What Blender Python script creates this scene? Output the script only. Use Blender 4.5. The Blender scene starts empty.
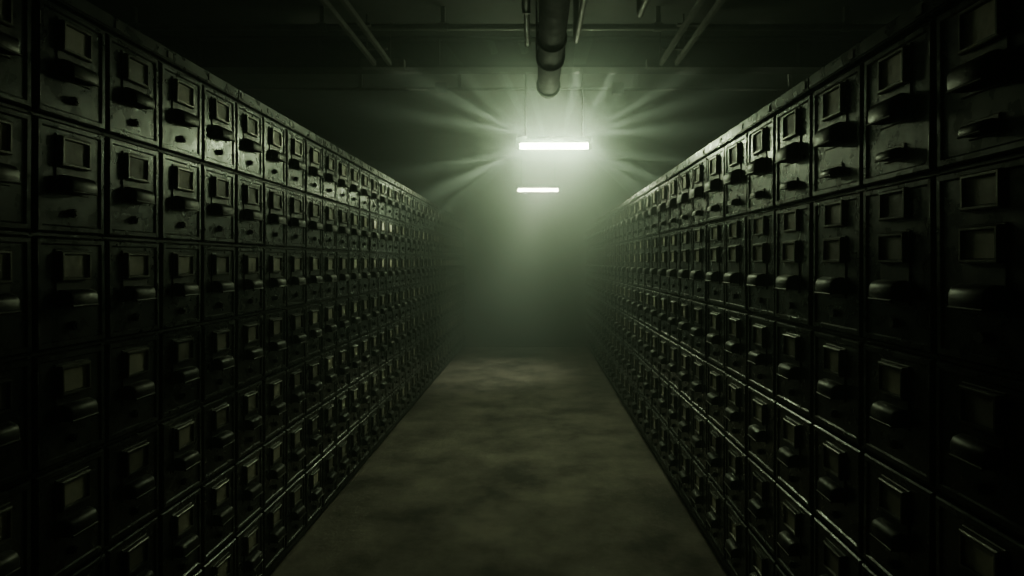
import bpy, bmesh, math, random
import numpy as np
from mathutils import Matrix, Vector
random.seed(4); rng=np.random.default_rng(7)
scene=bpy.context.scene
CAM=1.6; F=600.0

# ---------------------------------------------------------------- materials
def newmat(name):
    m=bpy.data.materials.new(name); m.use_nodes=True
    nt=m.node_tree; b=nt.nodes['Principled BSDF']
    return m,nt,b
def noise_mat(name,c1,c2,scale=5,rough=(.4,.6),metal=0,bump=.1,bscale=60,coord='Object',attr=False,detail=6,spec=.5,ramp=(.32,.7)):
    m,nt,b=newmat(name); N=nt.nodes; L=nt.links
    tc=N.new('ShaderNodeTexCoord')
    n=N.new('ShaderNodeTexNoise'); n.inputs['Scale'].default_value=scale; n.inputs['Detail'].default_value=detail
    n.inputs['Roughness'].default_value=.65
    L.new(tc.outputs[coord],n.inputs['Vector'])
    r=N.new('ShaderNodeValToRGB'); r.color_ramp.elements[0].position=ramp[0]; r.color_ramp.elements[1].position=ramp[1]
    r.color_ramp.elements[0].color=(*c1,1); r.color_ramp.elements[1].color=(*c2,1)
    L.new(n.outputs['Fac'],r.inputs['Fac'])
    col=r.outputs['Color']
    if attr:
        a=N.new('ShaderNodeAttribute'); a.attribute_name='rnd'
        mr=N.new('ShaderNodeMapRange'); mr.inputs['To Min'].default_value=.45; mr.inputs['To Max'].default_value=1.5
        L.new(a.outputs['Fac'],mr.inputs['Value'])
        mx=N.new('ShaderNodeVectorMath'); mx.operation='SCALE'
        L.new(col,mx.inputs[0]); L.new(mr.outputs['Result'],mx.inputs['Scale']); col=mx.outputs['Vector']
    L.new(col,b.inputs['Base Color'])
    rr=N.new('ShaderNodeMapRange'); rr.inputs['From Min'].default_value=.3; rr.inputs['From Max'].default_value=.7
    rr.inputs['To Min'].default_value=rough[0]; rr.inputs['To Max'].default_value=rough[1]
    n3=N.new('ShaderNodeTexNoise'); n3.inputs['Scale'].default_value=scale*2.7; n3.inputs['Detail'].default_value=8
    L.new(tc.outputs[coord],n3.inputs['Vector'])
    L.new(n3.outputs['Fac'],rr.inputs['Value']); L.new(rr.outputs['Result'],b.inputs['Roughness'])
    b.inputs['Metallic'].default_value=metal
    b.inputs['Specular IOR Level'].default_value=spec
    if bump:
        n2=N.new('ShaderNodeTexNoise'); n2.inputs['Scale'].default_value=bscale; n2.inputs['Detail'].default_value=5
        L.new(tc.outputs[coord],n2.inputs['Vector'])
        bp=N.new('ShaderNodeBump'); bp.inputs['Strength'].default_value=bump; bp.inputs['Distance'].default_value=.01
        L.new(n2.outputs['Fac'],bp.inputs['Height']); L.new(bp.outputs['Normal'],b.inputs['Normal'])
    return m
m_paint=noise_mat('cabinet_paint',(.026,.028,.027),(.072,.074,.069),scale=7,rough=(.22,.38),metal=.4,bump=.035,bscale=45,attr=True,ramp=(.36,.64))
m_card =noise_mat('label_card',(.30,.285,.22),(.60,.56,.45),scale=9,rough=(.45,.65),bump=.05,attr=True)
m_hw   =noise_mat('hardware_metal',(.028,.028,.026),(.080,.077,.07),scale=20,rough=(.34,.52),metal=.7,bump=.05,bscale=90,attr=True)
m_carc =noise_mat('cabinet_carcass',(.02,.02,.018),(.045,.045,.042),scale=4,rough=(.45,.65),metal=.2,bump=.05)
m_frame=noise_mat('label_frame_metal',(.08,.08,.07),(.19,.185,.16),scale=20,rough=(.3,.45),metal=.7,bump=.05,bscale=90,attr=True)
m_floor=noise_mat('concrete_floor',(.12,.105,.095),(.40,.35,.30),scale=1.9,rough=(.7,.95),bump=.45,bscale=26,detail=14,spec=.2,ramp=(.36,.66))
m_wall =noise_mat('concrete_wall',(.05,.052,.05),(.085,.09,.085),scale=1.5,rough=(.8,.95),bump=.2,bscale=14)
m_dark =noise_mat('dark_wall',(.012,.012,.011),(.022,.022,.02),scale=1.5,rough=(.8,.95),bump=.2,bscale=14)
m_ceil =noise_mat('ceiling_paint',(.016,.017,.015),(.038,.038,.034),scale=1.8,rough=(.7,.95),bump=.3,bscale=10)
m_pipe =noise_mat('pipe_metal',(.05,.05,.045),(.12,.12,.105),scale=8,rough=(.5,.7),metal=.3,bump=.15)
m_iron =noise_mat('dark_iron',(.012,.012,.010),(.026,.026,.023),scale=8,rough=(.7,.9),metal=0,bump=.15,spec=.3)
LC=(.74,1,.62)
m_tube,nt,b=newmat('fluorescent_tube')
b.inputs['Base Color'].default_value=(.8,.85,.7,1)
b.inputs['Emission Color'].default_value=(.70,1,.54,1); b.inputs['Emission Strength'].default_value=255
# ---------------------------------------------------------------- mesh builder
class MB:
    def __init__(s): s.v=[]; s.f=[]; s.m=[]; s.s=[]
    def add(s,vs,fs,mat=0,smooth=False):
        o=len(s.v); s.v+= [tuple(v) for v in vs]
        for f in fs: s.f.append(tuple(i+o for i in f)); s.m.append(mat); s.s.append(smooth)
    def box(s,a,b_,mat=0,bev=0):
        x0,y0,z0=a; x1,y1,z1=b_
        if not bev:
            s.add([(x0,y0,z0),(x1,y0,z0),(x1,y1,z0),(x0,y1,z0),(x0,y0,z1),(x1,y0,z1),(x1,y1,z1),(x0,y1,z1)],
              [(0,3,2,1),(4,5,6,7),(0,1,5,4),(1,2,6,5),(2,3,7,6),(3,0,4,7)],mat); return
        bm=bmesh.new(); r=bmesh.ops.create_cube(bm,size=1)
        for v in bm.verts:
            v.co=Vector(((x0+x1)/2+v.co.x*(x1-x0),(y0+y1)/2+v.co.y*(y1-y0),(z0+z1)/2+v.co.z*(z1-z0)))
        bmesh.ops.bevel(bm,geom=bm.edges[:],offset=bev,segments=2,affect='EDGES')
        s.bm(bm,mat)
    def bm(s,bm,mat=0,smooth=False):
        bm.verts.index_update()
        s.add([v.co[:] for v in bm.verts],[[v.index for v in f.verts] for f in bm.faces],mat,smooth); bm.free()
    def cyl(s,p,q,r,n=12,mat=0,r2=None,caps=True):
        p=Vector(p); q=Vector(q); d=(q-p).normalized(); r2=r if r2 is None else r2
        a=d.orthogonal().normalized(); c=d.cross(a)
        vs=[];
        for k in range(n):
            t=2*math.pi*k/n; e=a*math.cos(t)+c*math.sin(t); vs+= [p+e*r,q+e*r2]
        s.add(vs,[(2*k,2*((k+1)%n),2*((k+1)%n)+1,2*k+1) for k in range(n)],mat,True)
        if caps: s.add(vs,[tuple(2*k for k in range(n))[::-1],tuple(2*k+1 for k in range(n))],mat)
    def tube(s,pts,r,n=12,mat=0):
        pts=[Vector(p) for p in pts]
        for i in range(len(pts)-1): s.cyl(pts[i],pts[i+1],r,n,mat)
        for p in pts[1:-1]:
            bm=bmesh.new(); bmesh.ops.create_uvsphere(bm,u_segments=n,v_segments=8,radius=r)
            bmesh.ops.translate(bm,verts=bm.verts,vec=p); s.bm(bm,mat,True)
    def obj(s,name,mats,parent=None):
        me=bpy.data.meshes.new(name); me.from_pydata(s.v,[],s.f)
        for m in mats: me.materials.append(m)
        me.polygons.foreach_set('material_index',s.m); me.polygons.foreach_set('use_smooth',s.s)
        me.update(); o=bpy.data.objects.new(name,me); scene.collection.objects.link(o)
        if parent: o.parent=parent
        return o

# ---------------------------------------------------------------- drawer template (u along row, v up, w to aisle)
def plate_loops(T,u0,u1,v0,v1,loops,mat=0):
    vs=[]
    for ins,w in loops:
        vs+=[(u0+ins,v0+ins,w),(u1-ins,v0+ins,w),(u1-ins,v1-ins,w),(u0+ins,v1-ins,w)]
    fs=[]
    for i in range(len(loops)-1):
        a=4*i
        for k in range(4): fs.append((a+k,a+(k+1)%4,a+4+(k+1)%4,a+4+k))
    a=4*(len(loops)-1); fs.append((a,a+1,a+2,a+3))
    T.add(vs,fs,mat)
def label(T,cu,cv,w,h,base):
    plate_loops(T,cu-w/2,cu+w/2,cv-h/2,cv+h/2,[(0,base-.002),(0,base+.010),(.003,base+.013),(.008,base+.013),(.011,base+.005)],4)
    T.add([(cu-w/2+.010,cv-h/2+.010,base+.0055),(cu+w/2-.010,cv-h/2+.010,base+.0055),(cu+w/2-.010,cv+h/2-.010,base+.0055),(cu-w/2+.010,cv+h/2-.010,base+.0055)],[(0,1,2,3)],1)
def cup(T,cu,cv,a,h,c,base,bar=True):
    """boxy bin pull: flat sloping hood, vertical front lip, side cheeks, open underneath"""
    prof=[(h,.0),(h,c*.35),(h*.86,c*.80),(h*.62,c*.98),(h*.25,c),(0,c*.96)]
    U=[-1,-.97,-.86,.86,.97,1]; shr=[.80,.93,1,1,.93,.80]
    for sc in (1,.9):
        vs=[];fs=[];n=len(prof)
        for u,k in zip(U,shr):
            for (v,w) in prof: vs.append((cu+a*u*sc,cv+(v*(.94+.06*k))*(sc if v>0 else 1),base+w*k*sc))
        for i in range(len(U)-1):
            for j in range(n-1): q=i*n+j; fs.append((q,q+1,q+n+1,q+n))
        T.add(vs,fs,2,True)
        for i in (0,len(U)-1):
            u=cu+a*U[i]*sc; k=shr[i]
            vs=[(u,cv,base)]+[(u,cv+(v*(.94+.06*k))*(sc if v>0 else 1),base+w*k*sc) for v,w in prof]
            T.add(vs,[tuple(range(len(vs)))],2)
    T.cyl((cu-a*.93,cv,base+c*.95),(cu+a*.93,cv,base+c*.95),.0042,6,2)
def drawer(W,H,kind):
    T=MB(); g=.008
    plate_loops(T,g,W-g,g,H-g,[(0,0),(0,.014),(.004,.019),(.016,.019),(.020,.014),(.024,.014)],0)
    b=.014; cu=W/2
    def back(v0,v1,hw): plate_loops(T,cu-hw,cu+hw,v0,v1,[(0,b-.002),(0,b+.002),(.002,b+.004)],2)
    if kind=='std':
        back(H*.36,H*.88,.062); b2=b+.004
        label(T,cu,H*.73,.110,.084,b2); cup(T,cu,H*.38,.052,.046,.036,b2)
        T.cyl((cu,H*.20,b),(cu,H*.20,b+.014),.013,10,2); T.cyl((cu,H*.20,b+.014),(cu,H*.20,b+.018),.008,8,2)
    elif kind=='tall1':
        back(H*.40,H*.92,.068); b2=b+.004
        label(T,cu,H*.78,.118,.094,b2); cup(T,cu,H*.43,.056,.058,.042,b2)
        back(H*.14,H*.25,.045); cup(T,cu,H*.155,.036,.026,.03,b2)
    elif kind=='tall2':
        label(T,cu,H*.86,.115,.080,b)
        back(H*.26,H*.70,.064); b2=b+.004
        label(T,cu,H*.60,.115,.080,b2); cup(T,cu,H*.29,.055,.052,.04,b2)
        T.cyl((cu,H*.15,b),(cu,H*.15,b+.014),.013,10,2)
    for vv in (.2,.8):
        T.cyl((g+.001,H*vv-.018,.017),(g+.001,H*vv+.018,.017),.0055,6,2)
    return T
def build_bank(name,face_x,side,y0,W,ncol,rows,base_h,total_h,depth=.6):
    """side=-1: bank on the left with fronts facing +x; side=+1 : facing -x"""
    V=[];FA=[];M=[];S=[];R=[];off=0
    z=total_h-.045-.004
    for (H,kind) in rows:
        z-=H
        T=drawer(W,H,kind)
        tv=np.array(T.v)
        for c in range(ncol):
            p=tv.copy(); out=rng.random()
            p[:,2]+= (rng.random()**3)*.006
            p[:,2]+=(p[:,0]-W/2)*(rng.random()-.5)*.03+(p[:,1]-H/2)*(rng.random()-.5)*.02
            u=y0+c*W+p[:,0]; v=z+p[:,1]; w=p[:,2]
            V.append(np.stack([face_x-side*w,u,v],1)); o=off
            for f in T.f:
                FA.append(tuple(i+o for i in (f if side>0 else f[::-1])))
            M+=T.m; S+=T.s; R.append(np.full(len(tv),out)); off+=len(tv)
    C=MB(); L=ncol*W; s=side
    def bx(w0,w1,u0,u1,v0,v1,bev=0,m=3):
        xa,xb=sorted((face_x-s*w0,face_x-s*w1)); C.box((xa,u0,v0),(xb,u1,v1),m,bev)
    bx(-depth,-.002,y0,y0+L,base_h,total_h-.045)
    bx(-depth,-.045,y0,y0+L,0,base_h+.002)
    c=0
    while c<ncol:
        e=min(ncol,c+4)
        bx(-depth-.01,.030,y0+c*W+.0015,y0+e*W-.0015,total_h-.045,total_h,.004,0)
        bx(-.02,.016,y0+c*W+.001,y0+e*W-.001,z-.03,z-.002,.002)
        c=e
    for c in range(ncol+1):
        bx(-.01,.006,y0+c*W-.005,y0+c*W+.005,z,total_h-.045)
    for k in range(ncol):
        bx(.030,.034,y0+k*W+.02,y0+k*W+.045,total_h-.036,total_h-.012,0,2)
    zz=total_h-.049
    for (H,_) in rows:
        bx(-.01,.006,y0,y0+L,zz-.004,zz+.004); zz-=H
    V.append(np.array(C.v)); FA+=[tuple(i+off for i in f) for f in C.f]; M+=C.m; S+=C.s; R.append(np.full(len(C.v),.5))
    me=bpy.data.meshes.new(name); me.from_pydata(np.concatenate(V).tolist(),[],FA)
    for m in (m_paint,m_card,m_hw,m_carc,m_frame): me.materials.append(m)
    me.polygons.foreach_set('material_index',M); me.polygons.foreach_set('use_smooth',S)
    at=me.attributes.new('rnd','FLOAT','POINT'); at.data.foreach_set('value',np.concatenate(R).astype(np.float32))
    me.update()
    o=bpy.data.objects.new(name,me); scene.collection.objects.link(o); return o
HL=1.6*1.474+.01
build_bank('filing_cabinet_bank',-1.345,-1,1.59-.268*12,.268,48,[(.322,'std')]*7,.06,HL)
HR=1.6*1.395+.005
build_bank('filing_cabinet_bank',.968,1,1.43-.314*10,.314,41,[(.375,'tall1'),(.44,'tall2')]+[(.318,'std')]*4,.08,HR)

# ---------------------------------------------------------------- room shell
X0,X1,Y0,Y1,CH=-4.2,3.9,-3.2,11.27,3.5
def shell(name,a,b_,mat):
    T=MB(); T.box(a,b_); return T.obj(name,[mat])
shell('floor',(X0,Y0,-.1),(X1,Y1,0),m_floor)
T=MB(); T.box((X0,Y0,CH),(X1,Y1,CH+.12))
for k in range(3):
    y=Y0+.8+k*2.9; T.box((X0,y,CH-.02),(X1,y+.05,CH))
T.obj('ceiling',[m_ceil])
shell('wall_far',(X0,Y1,-.1),(X1,Y1+.12,CH+.12),m_wall)
shell('wall_near',(X0,Y0-.12,-.1),(X1,Y0,CH+.12),m_dark)
shell('wall_left',(X0-.12,Y0-.12,-.1),(X0,Y1+.12,CH+.12),m_dark)
shell('wall_right',(X1,Y0-.12,-.1),(X1+.12,Y1+.12,CH+.12),m_dark)

# ---------------------------------------------------------------- ceiling services
def ibeam(name,y,x0,x1,zt,h=.26,w=.18):
    T=MB(); T.box((x0,y-w/2,zt-.02),(x1,y+w/2,zt)); T.box((x0,y-w/2,zt-h),(x1,y+w/2,zt-h+.022)); T.box((x0,y-.012,zt-h),(x1,y+.012,zt))
    x=x0+.4
    while x<x1: T.box((x-.006,y-w/2+.01,zt-h),(x+.006,y+w/2-.01,zt)); x+=1.0
    return T.obj(name,[m_iron])
ibeam('ceiling_beam',5.05,X0,X1,CH-.03)
ibeam('ceiling_beam',1.4,X0,X1,CH-.03)

T=MB(); px=.10; pz=CAM+1.33
bend=[(px,4.55+.25*math.sin(a),pz+.25*(1-math.cos(a))) for a in [math.pi/2*k/6 for k in range(7)]]
T.tube([(px,Y0,pz)]+bend+[(px,4.8,CH)],.08,20)
for y in (-1.5,0.,1.5,2.6,3.55,4.5):
    T.cyl((px,y,pz),(px,y+.03,pz),.092,20)
for y in (.7,2.2,3.9):
    T.cyl((px-.09,y,pz),(px-.09,y,CH),.006,6); T.cyl((px+.09,y,pz),(px+.09,y,CH),.006,6); T.cyl((px,y-.012,pz),(px,y+.012,pz),.095,20)
T.obj('ventilation_pipe',[m_iron])
T=MB(); T.tube([(px-.15,Y0,pz+.1),(px-.15,3.95,pz+.1),(px-.15,4.0,pz+.15),(px-.15,4.0,CH)],.016,10)
T.tube([(px+.19,Y0,pz+.22),(px+.19,4.2,pz+.22),(px+.19,4.25,pz+.27),(px+.19,4.25,CH)],.02,10)
T.tube([(px+.62,Y0,pz+.36),(px+.62,4.1,pz+.36),(px+.62,4.15,pz+.41),(px+.62,4.15,CH)],.02,10)
for y in (0,1.9,3.4): T.box((px-.175,y,pz+.08),(px-.125,y+.02,CH)); T.box((px+.165,y,pz+.19),(px+.215,y+.02,CH)); T.box((px+.595,y,pz+.33),(px+.645,y+.02,CH))
T.obj('water_pipe',[m_pipe])
def strut(name,x,y0,y1,z):
    T=MB()
    for dx in (-.06,.06): T.box((x+dx-.014,y0,z-.02),(x+dx+.014,y1,z+.02),0,.003)
    y=y0+.05
    while y<y1: T.box((x-.1,y,z+.02),(x+.1,y+.03,z+.035)); y+=.45
    for y in (y0+.3,(y0+y1)/2,y1-.15):
        for dx in (-.09,.09): T.cyl((x+dx,y,z),(x+dx,y,CH),.006,6)
    T.box((x-.17,y1-.04,z-.03),(x+.17,y1+.03,z+.04),0,.004)
    return T.obj(name,[m_pipe])
strut('cable_tray',-1.2,-2.8,4.75,CAM+1.56)
strut('cable_tray',1.05,-2.8,4.75,CAM+1.56)
T=MB()
for (y,z,r) in ((5.45,CH-.33,.014),(4.47,CH-.15,.024),(3.75,CH-.12,.018)):
    T.cyl((X0,y,z),(X1,y,z),r,10)
    for x in (-3,-1.6,-.7,.9,2.3,3.3): T.box((x,y-.015,z-.01),(x+.03,y+.015,CH)); T.cyl((x-.02,y,z),(x+.05,y,z),r*1.35,10)
for x in (-.85,.75):
    T.box((x-.05,5.41,CH-.38),(x+.05,5.49,CH-.28),0,.004)
T.obj('electrical_conduit',[m_pipe])

# ---------------------------------------------------------------- fluorescent lamps
def spot(par,d,power,ang,name,loc=(0,0,0),blend=1.0,r=.012,fan=1):
    l=bpy.data.lights.new(name,'SPOT'); l.energy=power; l.color=LC; l.spot_size=math.radians(ang); l.spot_blend=blend
    l.shadow_soft_size=r
    o=bpy.data.objects.new(name,l); scene.collection.objects.link(o); o.parent=par; o.location=loc
    z=-Vector(d).normalized(); y=Vector((0,1,0)); y=(y-z*y.dot(z)).normalized(); x=y.cross(z)
    o.rotation_euler=Matrix((x,y,z)).transposed().to_euler(); o.scale=(1,fan,1); return o
def lamp(x,y,z,L):
    e=bpy.data.objects.new('fluorescent_lamp',None); scene.collection.objects.link(e); e.location=(x,y,z)
    T=MB(); T.cyl((-L/2,0,0),(L/2,0,0),.026,14); t=T.obj('tube',[m_tube],e)
    T=MB()
    T.box((-L/2-.03,-.03,.05),(L/2+.03,.03,.08),0,.006)
    for sx in (-1,1):
        T.box((sx*(L/2+.015)-.014,-.025,-.03),(sx*(L/2+.015)+.014,.025,.06),0,.004)
    T.obj('housing',[m_iron],e)
    T=MB()
    for sx in (-1,1): T.cyl((sx*L*.42,0,.075),(sx*L*.42,0,CH-z-.001),.007,8); T.cyl((sx*L*.42,0,CH-z-.02),(sx*L*.42,0,CH-z-.001),.03,12)
    T.obj('hanging_rods',[m_iron],e)
    return e
P1=(.168,5.3,CAM+116*5.3/600); P2=(.045,9.0,CAM+72*9/600)
l1=lamp(*P1,.6)
l2=lamp(*P2,.6)
# extra fan-shaped spots added round the near lamp to draw light streaks
r2=random.Random(11)
for a in (2,17,33,48,64,82,102,120,137,154,171,190,203,216,-36,-23,-10):
    a+=r2.uniform(-4,4); t=math.radians(a); k=r2.uniform(.5,1)
    s_=math.sin(t)
    d=Vector((math.cos(t),0,s_))
    start=(math.copysign(min(.29,abs(.45*math.cos(t))),math.cos(t)), -.06, -.05 if s_<0 else .10)
    spot(l1,d,240*k,r2.uniform(6,11),'streak_spot',start,fan=5)
spot(l2,(-.27,-.1,-1),260,64,'added_pool_spot',(0,0,-.06),1.0)  # added spot below the far lamp, makes the bright pool on the floor

# ---------------------------------------------------------------- haze in the air (world volume, denser round the near lamp and towards the far end)
w=bpy.data.worlds.new('world'); scene.world=w; w.use_nodes=True
nt=w.node_tree; nt.nodes['Background'].inputs['Color'].default_value=(0,0,0,1); nt.nodes['Background'].inputs['Strength'].default_value=0
N=nt.nodes; L=nt.links
geo=N.new('ShaderNodeNewGeometry')
def math_(op,a,b_=None,clamp=False):
    n=N.new('ShaderNodeMath'); n.operation=op; n.use_clamp=clamp
    for i,x in enumerate((a,b_)):
        if x is None: continue
        if isinstance(x,(int,float)): n.inputs[i].default_value=x
        else: L.new(x,n.inputs[i])
    return n.outputs[0]
d=N.new('ShaderNodeVectorMath'); d.operation='DISTANCE'; L.new(geo.outputs['Position'],d.inputs[0]); d.inputs[1].default_value=P1
k=math_('SUBTRACT',1,math_('DIVIDE',d.outputs['Value'],2.1),clamp=True)
ball=math_('MULTIPLY',math_('POWER',k,2.2),1.2)
sx=N.new('ShaderNodeSeparateXYZ'); L.new(geo.outputs['Position'],sx.inputs[0])
mr=N.new('ShaderNodeMapRange'); mr.interpolation_type='SMOOTHSTEP'; L.new(sx.outputs['Y'],mr.inputs['Value'])
mr.inputs['From Min'].default_value=4.5; mr.inputs['From Max'].default_value=10.0; mr.inputs['To Min'].default_value=.033; mr.inputs['To Max'].default_value=.26
dens=math_('ADD',ball,mr.outputs['Result'])
vs=N.new('ShaderNodeVolumeScatter'); vs.inputs['Color'].default_value=(.84,1,.93,1); vs.inputs['Anisotropy'].default_value=.4
L.new(dens,vs.inputs['Density'])
va=N.new('ShaderNodeVolumeAbsorption'); va.inputs['Color'].default_value=(0,0,0,1); va.inputs['Density'].default_value=.05
ad=N.new('ShaderNodeAddShader'); L.new(vs.outputs[0],ad.inputs[0]); L.new(va.outputs[0],ad.inputs[1])
L.new(ad.outputs[0],N['World Output'].inputs['Volume'])
try: w.cycles.volume_step_size=.7
except Exception as ex: print(ex)

# ---------------------------------------------------------------- camera
cd=bpy.data.cameras.new('camera'); cam=bpy.data.objects.new('camera',cd); scene.collection.objects.link(cam)
cam.location=(0,0,CAM); cam.rotation_euler=(math.pi/2,0,0)
cd.sensor_width=36; cd.lens=F/1024*36; cd.shift_x=-23/1024; cd.shift_y=-26/1024; cd.clip_start=.02; cd.clip_end=200
scene.camera=cam
